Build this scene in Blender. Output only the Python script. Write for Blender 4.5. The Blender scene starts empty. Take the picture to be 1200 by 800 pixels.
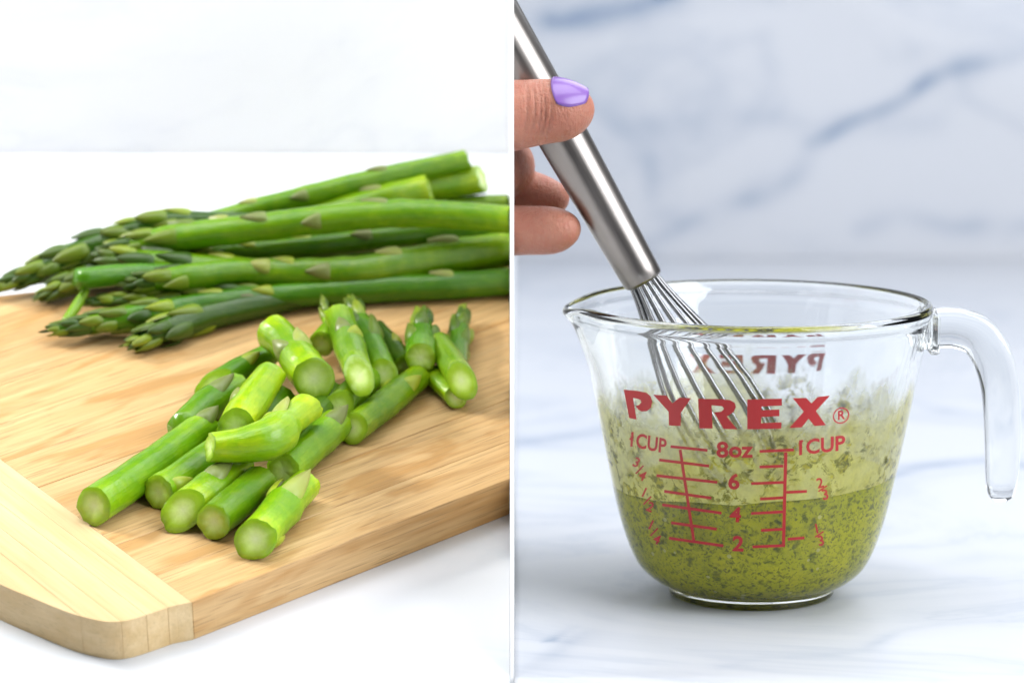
import bpy, bmesh, math, random
from mathutils import Vector, Matrix, noise
random.seed(7)
R = math.radians
scene = bpy.context.scene
COL = scene.collection

# ------------------------------------------------------------------ camera
FPX, PITCH, CUP_D = 3667.0, R(8.5), 0.89          # focal length in 1200 px units
base_dep = PITCH + math.atan((694 - 400) / FPX)
CAM_H = CUP_D * math.sin(base_dep) / math.cos(base_dep - PITCH)
cam_data = bpy.data.cameras.new('camera')
cam = bpy.data.objects.new('camera', cam_data); COL.objects.link(cam)
cam_data.sensor_width = 36.0
cam_data.lens = FPX / 1200.0 * 36.0
cam_data.clip_start, cam_data.clip_end = 0.02, 50
cam.location = (0, 0, CAM_H)
cam.rotation_euler = (R(90) - PITCH, 0, 0)
cam_data.dof.use_dof = True
cam_data.dof.focus_distance = 0.848
cam_data.dof.aperture_fstop = 11.5
scene.camera = cam
C0 = Vector((0, 0, CAM_H))
FWD = Vector((0, math.cos(PITCH), -math.sin(PITCH)))
UP = Vector((0, math.sin(PITCH), math.cos(PITCH)))
RIGHT = Vector((1, 0, 0))

def ray(px, py):
    return FWD + RIGHT * ((px - 600) / FPX) + UP * ((400 - py) / FPX)
def at_depth(px, py, d):
    return C0 + ray(px, py) * d
def on_plane(px, py, p0, n):
    r = ray(px, py)
    return C0 + r * ((p0 - C0).dot(n) / r.dot(n))

# ------------------------------------------------------------------ world, lamps, exposure
w = bpy.data.worlds.new('World'); scene.world = w; w.use_nodes = True
bg = w.node_tree.nodes['Background']
bg.inputs['Color'].default_value = (0.86, 0.92, 1.0, 1)
bg.inputs['Strength'].default_value = 0.11

def area(name, loc, target, size, power, colour=(1, 1, 1), size_y=None):
    l = bpy.data.lights.new(name, 'AREA')
    l.shape = 'RECTANGLE'; l.size = size; l.size_y = size_y or size
    l.energy = power; l.color = colour
    o = bpy.data.objects.new(name, l); COL.objects.link(o)
    o.location = loc
    o.rotation_euler = (Vector(target) - Vector(loc)).to_track_quat('-Z', 'Y').to_euler()
    return o
area('softbox_key', (-0.75, 1.04, 0.58), (-0.08, 0.90, 0.03), 0.15, 8.4, (1.0, 0.985, 0.95))
area('fill_top_left', (-0.28, 0.80, 0.60), (-0.16, 1.07, 0.15), 0.30, 2.0, (0.99, 0.99, 1.0))  # added fill lamp, brightens the left backdrop
area('fill_overhead', (0.20, 0.85, 0.95), (0.10, 1.00, 0.0), 0.6, 6.2, (0.97, 0.98, 1.0))  # added fill lamp, evens out the right backdrop and lights into the jug
area('softbox_window', (0.50, 1.80, 0.90), (0.07, 0.90, 0.05), 0.8, 7.2, (0.86, 0.92, 1.0))
area('fill_front', (0.85, 0.40, 0.58), (0.07, 0.95, 0.05), 0.8, 16.5, (0.93, 0.96, 1.0))  # added fill lamp, brightens the front of the jug

scene.view_settings.view_transform = 'Standard'
scene.view_settings.look = 'None'
scene.view_settings.exposure = 0.0
scene.view_settings.gamma = 1.0
scene.render.engine = 'CYCLES'
cy = scene.cycles
cy.use_denoising = True
cy.max_bounces = 20; cy.transmission_bounces = 16; cy.transparent_max_bounces = 16
cy.glossy_bounces = 6; cy.diffuse_bounces = 5
cy.caustics_refractive = True; cy.caustics_reflective = False
cy.blur_glossy = 0.5
cy.sample_clamp_indirect = 6.0

# ------------------------------------------------------------------ helpers
def link(o):
    COL.objects.link(o); return o
def tag(o, label=None, cat=None, group=None, kind=None):
    if label: o['label'] = label
    if cat: o['category'] = cat
    if group: o['group'] = group
    if kind: o['kind'] = kind
    return o
def mesh_obj(name, bm_or_me, mat, parent=None, smooth=True, matrix=None):
    if isinstance(bm_or_me, bmesh.types.BMesh):
        me = bpy.data.meshes.new(name); bm_or_me.to_mesh(me); bm_or_me.free()
    else:
        me = bm_or_me
    if mat is not None and len(me.materials) == 0: me.materials.append(mat)
    if smooth: me.polygons.foreach_set('use_smooth', [True] * len(me.polygons))
    o = link(bpy.data.objects.new(name, me))
    if matrix is not None: o.matrix_world = matrix
    if parent is not None:
        o.parent = parent
        o.matrix_parent_inverse = Matrix.Translation(parent.location).inverted() if parent.type == 'EMPTY' else parent.matrix_basis.inverted()
    return o
def empty(name, loc):
    o = bpy.data.objects.new(name, None); o.empty_display_size = 0.01
    o.location = loc; return link(o)
def add_box(bm, lo, hi):
    vs = [bm.verts.new((x, y, z)) for x in (lo[0], hi[0]) for y in (lo[1], hi[1]) for z in (lo[2], hi[2])]
    for f in ((0,1,3,2),(4,6,7,5),(0,4,5,1),(2,3,7,6),(0,2,6,4),(1,5,7,3)):
        bm.faces.new([vs[i] for i in f])
def catmull(pts, n):
    """resample points (tuples of floats, any length) with n samples"""
    P = [pts[0]] + list(pts) + [pts[-1]]
    k = len(pts) - 1; out = []
    for i in range(n):
        t = i / (n - 1) * k; s = min(int(t), k - 1); f = t - s
        a, b, c, d = P[s], P[s+1], P[s+2], P[s+3]
        out.append(tuple(0.5 * ((2*b[j]) + (c[j]-a[j])*f + (2*a[j]-5*b[j]+4*c[j]-d[j])*f*f + (3*b[j]-a[j]-3*c[j]+d[j])*f**3) for j in range(len(b))))
    return out
def frames(pts, ref=Vector((0, 0, 1))):
    T = []
    for i in range(len(pts)):
        a = pts[max(i-1, 0)]; b = pts[min(i+1, len(pts)-1)]
        T.append((b - a).normalized())
    N = ref - T[0] * ref.dot(T[0])
    if N.length < 1e-4: N = Vector((1, 0, 0)) - T[0] * T[0].x
    N.normalize(); fr = []
    for t in T:
        N = (N - t * N.dot(t)).normalized()
        fr.append((t, N, t.cross(N)))
    return fr

# ------------------------------------------------------------------ node helpers
class NT:
    def __init__(s, name):
        s.m = bpy.data.materials.new(name); s.m.use_nodes = True
        s.t = s.m.node_tree; s.b = s.t.nodes['Principled BSDF']; s.out = s.t.nodes['Material Output']
    def n(s, typ, **kw):
        nd = s.t.nodes.new('ShaderNode' + typ)
        for k, v in kw.items():
            if k.startswith('i_'):
                key = k[2:]; key = int(key) if key.isdigit() else key.replace('_', ' ')
                nd.inputs[key].default_value = v
            else: setattr(nd, k, v)
        return nd
    def l(s, a, b): s.t.links.new(a, b)
    def noise(s, vec, scale, detail=3, rough=0.5, dist=0.0):
        nd = s.n('TexNoise'); nd.inputs['Scale'].default_value = scale; nd.inputs['Detail'].default_value = detail
        nd.inputs['Roughness'].default_value = rough; nd.inputs['Distortion'].default_value = dist
        if vec is not None: s.l(vec, nd.inputs['Vector'])
        return nd.outputs['Fac']
    def map(s, vec, scale=(1,1,1), loc=(0,0,0), rot=(0,0,0)):
        nd = s.n('Mapping'); nd.inputs['Scale'].default_value = scale; nd.inputs['Location'].default_value = loc
        nd.inputs['Rotation'].default_value = rot; s.l(vec, nd.inputs['Vector']); return nd.outputs[0]
    def ramp(s, fac, stops, interp='LINEAR'):
        nd = s.n('ValToRGB'); cr = nd.color_ramp; cr.interpolation = interp
        while len(cr.elements) < len(stops): cr.elements.new(0.5)
        for e, (p, c) in zip(cr.elements, stops):
            e.position = p; e.color = (*c, 1) if isinstance(c, (tuple, list)) else (c, c, c, 1)
        s.l(fac, nd.inputs[0]); return nd.outputs[0]
    def mix(s, fac, a, b, mode='MIX'):
        nd = s.n('Mix', data_type='RGBA', blend_type=mode)
        for sock, v in ((nd.inputs[0], fac), (nd.inputs[6], a), (nd.inputs[7], b)):
            if hasattr(v, 'node'): s.l(v, sock)
            elif isinstance(v, (int, float)): sock.default_value = v if sock.type == 'VALUE' else (v, v, v, 1)
            else: sock.default_value = (*v, 1)
        return nd.outputs[2]
    def math(s, op, a, b=0.0, clamp=False):
        nd = s.n('Math', operation=op, use_clamp=clamp)
        for i, v in enumerate((a, b)):
            if hasattr(v, 'node'): s.l(v, nd.inputs[i])
            else: nd.inputs[i].default_value = v
        return nd.outputs[0]
    def bump(s, h, strength, dist=0.001):
        nd = s.n('Bump'); nd.inputs['Strength'].default_value = strength; nd.inputs['Distance'].default_value = dist
        s.l(h, nd.inputs['Height']); s.l(nd.outputs[0], s.b.inputs['Normal'])
    def coord(s, which='Object'):
        return s.n('TexCoord').outputs[which]
    def set(s, **kw):
        for k, v in kw.items():
            sock = s.b.inputs[k.replace('_', ' ')]
            if hasattr(v, 'node'): s.l(v, sock)
            elif isinstance(v, (tuple, list)) and len(v) == 3 and sock.type == 'RGBA': sock.default_value = (*v, 1)
            else: sock.default_value = v
        return s.m

def marble(name, base, vein, amount, rough=0.28):
    t = NT(name); co = t.coord()
    att = t.n('Attribute', attribute_name='vein').outputs['Fac']
    warp = t.noise(co, 6, 5, 0.6)
    vec = t.n('MixRGB') if False else None
    big = t.noise(t.map(co, (5, 9, 9), rot=(0.2, 0.3, 0.6)), 1.0, 6, 0.62, 1.2)
    line = t.math('ABSOLUTE', t.math('SUBTRACT', big, 0.5))
    pv = t.ramp(line, [(0.0, 1.0), (0.02, 0.45), (0.07, 0.0)])
    cloud = t.ramp(warp, [(0.35, 0.0), (0.75, 1.0)])
    f = t.math('MULTIPLY', pv, 0.35 * amount)
    grain = t.ramp(t.noise(co, 60, 5, 0.7), [(0.25, 0.35), (0.7, 1.0)])
    a2 = t.math('MULTIPLY', att, grain)
    f = t.math('ADD', f, a2, True)
    f = t.math('ADD', f, t.math('MULTIPLY', cloud, 0.10 * amount), True)
    return t.set(Base_Color=t.mix(f, base, vein), Roughness=rough, Specular_IOR_Level=0.4)

M_marble_left = marble('white_marble', (0.67, 0.69, 0.725), (0.38, 0.53, 0.64), 0.35)
M_marble_right = marble('veined_marble', (0.525, 0.54, 0.575), (0.07, 0.15, 0.28), 0.5, 0.42)

def bamboo(name, light, dark, patch, patch_amount, grain=1.0):
    t = NT(name); co = t.coord(); oi = t.n('ObjectInfo')
    shift = t.n('VectorMath', operation='MULTIPLY_ADD')
    t.l(co, shift.inputs[0]); shift.inputs[1].default_value = (1, 1, 1)
    cmb = t.n('CombineXYZ'); t.l(t.math('MULTIPLY', oi.outputs['Random'], 3.0), cmb.inputs[0])
    t.l(cmb.outputs[0], shift.inputs[2]); v = shift.outputs[0]
    fine = t.noise(t.map(v, (22, 900, 900)), 1.0, 4, 0.6, 0.15)
    mid = t.noise(t.map(v, (9, 190, 190)), 1.0, 4, 0.6, 0.3)
    pat = t.noise(t.map(v, (24, 95, 95), loc=(3.1, 1.7, 0)), 1.0, 3, 0.55, 0.6)
    pores = t.noise(t.map(v, (60, 1500, 1500)), 1.0, 2, 0.5)
    c = t.mix(t.ramp(mid, [(0.3, 0.0), (0.72, 1.0)]), light, dark)
    c = t.mix(t.math('MULTIPLY', t.ramp(pat, [(0.52, 0.0), (0.62, 1.0)]), patch_amount), c, patch)
    c = t.mix(t.math('MULTIPLY', t.ramp(fine, [(0.35, 0.0), (0.7, 1.0)]), 0.5 * grain), c, tuple(x * 0.62 for x in dark))
    c = t.mix(t.math('MULTIPLY', t.ramp(pores, [(0.58, 0.0), (0.66, 1.0)]), 0.5 * grain), c, tuple(x * 0.45 for x in dark))
    hv = t.n('HueSaturation'); t.l(c, hv.inputs['Color'])
    t.l(t.math('ADD', t.math('MULTIPLY', oi.outputs['Random'], 0.16 * grain), 1.0 - 0.08 * grain), hv.inputs['Value'])
    scr = t.noise(t.map(co, (40, 1400, 1), rot=(0, 0, 0.9)), 1.0, 2, 0.5)
    scr2 = t.noise(t.map(co, (1300, 60, 1), rot=(0, 0, 0.35)), 1.0, 2, 0.5)
    cut = t.math('MAXIMUM', t.ramp(scr, [(0.68, 0.0), (0.72, 1.0)]), t.ramp(scr2, [(0.69, 0.0), (0.73, 1.0)]))
    t.bump(t.math('SUBTRACT', fine, t.math('MULTIPLY', cut, 1.2)), 0.22, 0.0006)
    return t.set(Base_Color=hv.outputs[0], Roughness=t.ramp(mid, [(0.3, 0.38), (0.8, 0.55)]), Specular_IOR_Level=0.35)
M_bamboo = bamboo('bamboo_wood', (0.70, 0.48, 0.235), (0.55, 0.325, 0.13), (0.44, 0.215, 0.05), 0.6)
M_bamboo_end = bamboo('pale_bamboo_wood', (0.72, 0.55, 0.31), (0.60, 0.42, 0.20), (0.66, 0.43, 0.19), 0.25, 0.3)

def stem_mat():
    t = NT('asparagus_skin'); oi = t.n('ObjectInfo'); uv = t.n('UVMap').outputs[0]
    obj = t.coord()
    ridge = t.noise(t.map(uv, (9, 25, 1)), 1.0, 3, 0.55)
    blot = t.noise(t.map(obj, (90, 90, 90)), 1.0, 4, 0.6)
    c = t.mix(t.ramp(blot, [(0.35, 0.0), (0.7, 1.0)]), oi.outputs['Color'], t.mix(1.0, oi.outputs['Color'], (0.62, 0.80, 0.55), 'MULTIPLY'))
    c = t.mix(t.math('MULTIPLY', t.ramp(ridge, [(0.45, 0.0), (0.75, 1.0)]), 0.45), c, t.mix(1.0, oi.outputs['Color'], (1.75, 1.28, 1.5), 'MULTIPLY'))
    pale = t.n('Attribute', attribute_name='pale').outputs['Fac']
    c = t.mix(pale, c, t.mix(1.0, c, (2.1, 1.6, 2.0), 'MULTIPLY'))
    fibre = t.noise(t.map(uv, (40, 14, 1)), 1.0, 4, 0.6)
    c = t.mix(t.math('MULTIPLY', t.ramp(fibre, [(0.5, 0.0), (0.72, 1.0)]), 0.35), c, t.mix(1.0, oi.outputs['Color'], (0.55, 0.62, 0.6), 'MULTIPLY'))
    t.bump(t.math('ADD', ridge, t.math('MULTIPLY', fibre, 0.6)), 0.35, 0.0008)
    return t.set(Base_Color=c, Roughness=0.24, Specular_IOR_Level=0.42, Subsurface_Weight=0.12,
                 Subsurface_Radius=(0.5, 0.8, 0.15), Subsurface_Scale=0.002, Coat_Weight=0.05, Coat_Roughness=0.2)
M_stem = stem_mat()
def bract_mat():
    t = NT('asparagus_scale_leaf'); oi = t.n('ObjectInfo'); obj = t.coord()
    sep = t.n('SeparateXYZ'); t.l(obj, sep.inputs[0])
    nz = t.noise(obj, 3.0, 3, 0.6)
    f = t.ramp(t.math('ADD', sep.outputs[2], t.math('MULTIPLY', nz, 0.35)), [(0.25, 0.0), (0.95, 1.0)])
    c = t.mix(f, oi.outputs['Color'], t.mix(1.0, oi.outputs['Color'], (0.92, 0.78, 1.1), 'MULTIPLY'))
    return t.set(Base_Color=c, Roughness=0.38, Specular_IOR_Level=0.45, Subsurface_Weight=0.1,
                 Subsurface_Radius=(0.5, 0.8, 0.15), Subsurface_Scale=0.0015)
M_bract = bract_mat()
def cut_mat():
    t = NT('asparagus_cut_flesh'); uv = t.n('UVMap').outputs[0]; obj = t.coord()
    sep = t.n('SeparateXYZ'); t.l(uv, sep.inputs[0])
    nz = t.noise(t.map(obj, (1100, 1100, 1100)), 1.0, 4, 0.7)
    r = t.math('ADD', sep.outputs[0], t.math('MULTIPLY', t.math('SUBTRACT', nz, 0.5), 0.14))
    c = t.ramp(r, [(0.0, (0.70, 0.83, 0.38)), (0.42, (0.58, 0.76, 0.20)), (0.68, (0.36, 0.55, 0.04)), (0.88, (0.27, 0.45, 0.012)), (1.0, (0.19, 0.36, 0.006))])
    c = t.mix(t.math('MULTIPLY', t.ramp(nz, [(0.52, 0.0), (0.66, 1.0)]), 0.12), c, (0.36, 0.52, 0.06))
    t.bump(nz, 0.25, 0.0004)
    return t.set(Base_Color=c, Roughness=0.2, Subsurface_Weight=0.2, Subsurface_Radius=(0.6, 0.8, 0.3), Subsurface_Scale=0.002)
M_cut = cut_mat()

# ------------------------------------------------------------------ the left worktop: a sloping marble stand
TILT = R(20.0)
NB = Vector((0, -math.sin(TILT), math.cos(TILT)))
O_B = at_depth(300, 560, 0.86)                    # a point on the top of the chopping board
TH = 0.0116
def bp(px, py, h=0.0):
    return on_plane(px, py, O_B + NB * h, NB)
SLAB0 = O_B - NB * TH
BENCH_Z = -0.06
back = on_plane(300, 180, SLAB0, NB)
Y_BACK = back.y
XW = -0.0006                                       # left face of the divider
def slab_z(y): return SLAB0.z + (y - SLAB0.y) * math.tan(TILT)

bm = bmesh.new()
add_box(bm, (-1.2, 0.30, BENCH_Z - 0.04), (1.3, 1.95, BENCH_Z))
t_ = NT('bench_paint'); t_.set(Base_Color=(0.55, 0.55, 0.56), Roughness=0.5)
bench = mesh_obj('bench_top', bm, t_.m, smooth=False); tag(bench, kind='structure')

bm = bmesh.new()
yf = SLAB0.y + (-0.02 - SLAB0.z) / math.tan(TILT)
pr = [(yf, BENCH_Z), (Y_BACK, BENCH_Z), (Y_BACK, slab_z(Y_BACK)), (yf, slab_z(yf))]
xs = (-0.75, XW)
vs = [[bm.verts.new((x, y, z)) for y, z in pr] for x in xs]
bm.faces.new(vs[0]); bm.faces.new(vs[1][::-1])
for i in range(4):
    j = (i + 1) % 4; bm.faces.new((vs[0][j], vs[0][i], vs[1][i], vs[1][j]))
bmesh.ops.recalc_face_normals(bm, faces=bm.faces)
slab = mesh_obj('sloping_worktop', bm, M_marble_left, smooth=False); tag(slab, kind='structure')

bm = bmesh.new()
add_box(bm, (-0.75, Y_BACK + 0.0005, BENCH_Z), (XW, Y_BACK + 0.02, CAM_H + 0.03))
M_backdrop_left = marble('white_marble_brightened', (0.78, 0.79, 0.815), (0.50, 0.53, 0.64), 0.5, 0.5)  # lighter copy of the white marble; the backdrop's missing light is put into its colour
bl = mesh_obj('pale_backdrop', bm, M_backdrop_left, smooth=False); tag(bl, kind='structure')

# ------------------------------------------------------------------ the right worktop and backdrop (veined marble)
def seg_dist(p, a, b):
    ab = b - a; t = max(0.0, min(1.0, (p - a).dot(ab) / ab.length_squared)); return (p - a - ab * t).length
def veined_grid(name, corner, eu, ev, nu, nv, veins):
    """a sheet of nu x nv cells; veins = [(polyline 3-D, half width, strength)]"""
    me = bpy.data.meshes.new(name)
    verts = []; vals = []
    for j in range(nv + 1):
        for i in range(nu + 1):
            p = corner + eu * (i / nu) + ev * (j / nv)
            verts.append(p)
            q = p * 22
            wob = Vector((noise.noise(q), noise.noise(q + Vector((7, 3, 1))), noise.noise(q + Vector((1, 9, 4))))) * 0.006
            v = 0.0
            for pl, hw, st in veins:
                d = min(seg_dist(p + wob, pl[k], pl[k+1]) for k in range(len(pl) - 1))
                hw2 = hw * 1.6
                if d < hw2 * 5:
                    v = max(v, 1.7 * st * math.exp(-(d / hw2) ** 1.6) * (0.75 + 0.5 * noise.noise(p * 60)))
            vals.append(max(0.0, v))
    faces = [(j*(nu+1)+i, j*(nu+1)+i+1, (j+1)*(nu+1)+i+1, (j+1)*(nu+1)+i) for j in range(nv) for i in range(nu)]
    me.from_pydata([tuple(v) for v in verts], [], faces)
    at = me.attributes.new('vein', 'FLOAT', 'POINT'); at.data.foreach_set('value', vals)
    return me
Y_BD = 1.65
def bd(px, py): return on_plane(px, py, Vector((0, Y_BD, 0)), Vector((0, -1, 0)))
def tb(px, py): return on_plane(px, py, Vector((0, 0, 0)), Vector((0, 0, 1)))
veins_b = [
    ([bd(*p) for p in ((1260, 30), (1200, 66), (1150, 82), (1090, 96), (1045, 122), (1000, 140), (945, 170))], 0.0022, 0.85),
    ([bd(*p) for p in ((1010, 135), (960, 150), (930, 200), (900, 225), (840, 245), (795, 268), (740, 300))], 0.0026, 0.34),
    ([bd(*p) for p in ((690, 128), (730, 155), (760, 185), (765, 225))], 0.003, 0.30),
    ([bd(*p) for p in ((640, 22), (700, 12), (745, 4), (800, -14))], 0.003, 0.8),
    ([bd(*p) for p in ((740, 150), (800, 148), (870, 135), (950, 150), (1100, 140))], 0.004, 0.16),
    ([bd(*p) for p in ((1010, 265), (1050, 250), (1120, 262), (1190, 258), (1260, 240))], 0.003, 0.3),
    ([bd(*p) for p in ((770, 250), (830, 260), (900, 215))], 0.003, 0.2),
]
me = veined_grid('marble_backdrop', Vector((0.0006, Y_BD, -0.002)), Vector((0.70, 0, 0)), Vector((0, 0, 0.26)), 420, 160, veins_b)
o = mesh_obj('marble_backdrop', me, M_marble_right); tag(o, kind='structure')
m = o.modifiers.new('thick', 'SOLIDIFY'); m.thickness = 0.015; m.offset = -1
veins_t = [
    ([tb(*p) for p in ((600, 520), (640, 516), (690, 508), (740, 500))], 0.0035, 0.38),
    ([tb(*p) for p in ((1040, 558), (1070, 546), (1110, 542), (1150, 540), (1230, 548))], 0.0035, 0.5),
    ([tb(*p) for p in ((1060, 470), (1110, 482), (1160, 490), (1230, 478))], 0.004, 0.2),
    ([tb(*p) for p in ((655, 752), (670, 740), (680, 733))], 0.0012, 0.35),
    ([tb(*p) for p in ((680, 695), (700, 692), (712, 694))], 0.0012, 0.3),
    ([tb(*p) for p in ((850, 782), (900, 772), (960, 768), (1010, 760), (1060, 738), (1100, 728), (1200, 722))], 0.0014, 0.3),
    ([tb(*p) for p in ((930, 770), (965, 768), (980, 765))], 0.0018, 0.35),
    ([tb(*p) for p in ((640, 780), (660, 772), (700, 740))], 0.002, 0.16),
    ([tb(*p) for p in ((1000, 660), (1080, 668), (1150, 650), (1230, 655))], 0.003, 0.12),
]
me = veined_grid('marble_worktop', Vector((0.0006, 0.58, 0.0)), Vector((0.70, 0, 0)), Vector((0, Y_BD - 0.0005 - 0.58, 0)), 330, 400, veins_t)
o = mesh_obj('marble_worktop', me, M_marble_right); tag(o, kind='structure')
m = o.modifiers.new('thick', 'SOLIDIFY'); m.thickness = 0.059; m.offset = -1

# ------------------------------------------------------------------ thin white divider between the two sets
bm = bmesh.new()
dz0, dz1 = BENCH_Z, CAM_H + 0.03
prof = [(0.752, dz0), (0.775, 0.0), (0.845, 0.165), (0.86, dz1), (Y_BD, dz1), (Y_BD, dz0)]
vs = [[bm.verts.new((x, y, z)) for y, z in prof] for x in (-0.00048, 0.00052)]
bm.faces.new(vs[0]); bm.faces.new(vs[1][::-1])
for i in range(len(prof)):
    j = (i + 1) % len(prof); bm.faces.new((vs[0][j], vs[0][i], vs[1][i], vs[1][j]))
bmesh.ops.recalc_face_normals(bm, faces=bm.faces)
t_ = NT('white_card'); t_.set(Base_Color=(0.9, 0.9, 0.9), Roughness=0.6)
div = mesh_obj('divider_board', bm, t_.m, smooth=False)
tag(div, 'thin upright white card standing edge on between chopping board and glass jug', 'divider')

# ------------------------------------------------------------------ chopping board
cA, cB = bp(225, 705), bp(598, 560)
EU = (cB - cA).normalized(); EV = NB.cross(EU).normalized()
MB_ = Matrix((( EU.x, EV.x, NB.x, cA.x), (EU.y, EV.y, NB.y, cA.y), (EU.z, EV.z, NB.z, cA.z), (0, 0, 0, 1)))
MBI = MB_.inverted()
def uv_of(px, py):
    q = MBI @ bp(px, py); return (q.x, q.y)
s_ = uv_of(0, 537); print('seam angle', math.degrees(math.atan2(s_[1], s_[0])), s_)
outline = [(0.22, 0.0), (0.0, 0.0)] + [uv_of(*p) for p in ((200, 710), (165, 722), (146, 727), (128, 728), (109, 725), (80, 717), (40, 701), (0, 684), (-60, 655), (-130, 615), (-200, 560), (-240, 490), (-215, 420), (-120, 372), (0, 346), (300, 311), (640, 271))]
def clip(poly, a, b, c):
    """keep a*u + b*v <= c"""
    out = []
    for i in range(len(poly)):
        p, q = poly[i], poly[(i + 1) % len(poly)]
        dp, dq = a*p[0] + b*p[1] - c, a*q[0] + b*q[1] - c
        if dp <= 0: out.append(p)
        if dp * dq < 0:
            t = dp / (dp - dq); out.append((p[0] + (q[0]-p[0])*t, p[1] + (q[1]-p[1])*t))
    return out
k0 = 2; cv_ = catmull([(u, v_, 0) for u, v_ in outline[k0:k0 + 13]], 60)
outline = outline[:k0] + [(u, v_) for u, v_, _ in cv_] + outline[k0 + 13:]
outline = clip(outline, EU.x, EV.x, XW - cA.x)     # the board stops against the divider
sdir = Vector((s_[0], s_[1])).normalized()        # seam direction
sn = Vector((-sdir.y, sdir.x))                     # towards the end piece
if sn.x > 0: sn = -sn
board = empty('chopping_board', cA - NB * TH)
tag(board, 'bamboo chopping board with pale rounded end piece under the asparagus', 'chopping board')
def strip(name, poly, mat, dz=0.0, rot=0.0):
    cln = []
    for p in poly:
        if not cln or (Vector(p) - Vector(cln[-1])).length > 2e-4: cln.append(p)
    if (Vector(cln[0]) - Vector(cln[-1])).length < 2e-4: cln.pop()
    if len(cln) < 3: return
    bm = bmesh.new(); Rm = Matrix.Rotation(-rot, 4, 'Z')
    lo = [bm.verts.new(Rm @ Vector((u, v, -TH))) for u, v in cln]
    hi = [bm.verts.new(Rm @ Vector((u, v, dz))) for u, v in cln]
    bm.faces.new(lo); bm.faces.new(hi)
    for i in range(len(cln)):
        j = (i + 1) % len(cln); bm.faces.new((lo[i], lo[j], hi[j], hi[i]))
    bmesh.ops.recalc_face_normals(bm, faces=bm.faces)
    o = mesh_obj(name, bm, mat, board, smooth=True, matrix=MB_ @ Matrix.Rotation(rot, 4, 'Z'))
    b = o.modifiers.new('edge', 'BEVEL'); b.width = 0.00028 if name == 'bamboo_strip' else 0.00016; b.segments = 2; b.limit_method = 'ANGLE'; b.angle_limit = R(35)
    b.harden_normals = True
    return o
main = clip(outline, sn.x, sn.y, -0.00003)
v = 0.0; k = 0
wid = [0.0165, 0.019, 0.0185, 0.02, 0.0175, 0.019, 0.02, 0.018, 0.019, 0.0195, 0.02, 0.02]
while v < 0.2 and k < len(wid):
    pp = clip(clip(main, 0, -1, -v - 0.00002), 0, 1, v + wid[k] - 0.00002)
    if len(pp) >= 3: strip('bamboo_strip', pp, M_bamboo, random.uniform(-0.00008, 0.00005))
    v += wid[k]; k += 1
endp = clip(outline, -sn.x, -sn.y, -0.00003)
ang = math.atan2(sdir.y, sdir.x); d0 = 0.0
for wv in (0.0062, 0.0062, 0.0066, 0.0066, 0.016, 0.02, 0.03):
    pp = clip(clip(endp, -sn.x, -sn.y, -d0 - 0.00002), sn.x, sn.y, d0 + wv - 0.00002)
    if len(pp) >= 3: strip('end_strip', pp, M_bamboo_end, 0.0, ang)
    d0 += wv

# ------------------------------------------------------------------ asparagus
def bract_mesh(name, A, bulge, flat):
    bm = bmesh.new(); nt, ns = 7, 4; rows = []
    for i in range(nt + 1):
        t = i / nt
        wv = ((0.72 + 0.5 * t) * (1 - t ** 2.2) ** 0.8 if flat != 1.0 else 1.25 * (1 - t) ** 0.75 * (1 - 0.25 * (1 - t) ** 6)) if t < 1 else 0.02
        row = []
        for j in range(-ns, ns + 1):
            s = j / ns; a = s * A * max(wv, 0.02)
            rho = 1.0 + bulge * math.sin(math.pi * min(1, t * 0.9 + 0.12)) * (1 - s * s) ** 0.7 + 0.10 * t * (1 - abs(s)) * flat
            if abs(j) == ns or i == 0: rho = 0.93
            row.append(bm.verts.new((rho * math.cos(a), rho * math.sin(a), t)))
        rows.append(row)
    for i in range(nt):
        for j in range(2 * ns):
            bm.faces.new((rows[i][j], rows[i][j+1], rows[i+1][j+1], rows[i+1][j]))
    me = bpy.data.meshes.new(name); bm.to_mesh(me); bm.free()
    me.polygons.foreach_set('use_smooth', [True] * len(me.polygons)); me.materials.append(M_bract)
    return me
BR_FLAT = bract_mesh('scale_leaf', 0.66, 0.13, 1.0)
BR_BUD = bract_mesh('bud_scale', 0.74, 0.22, 0.9)

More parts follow.
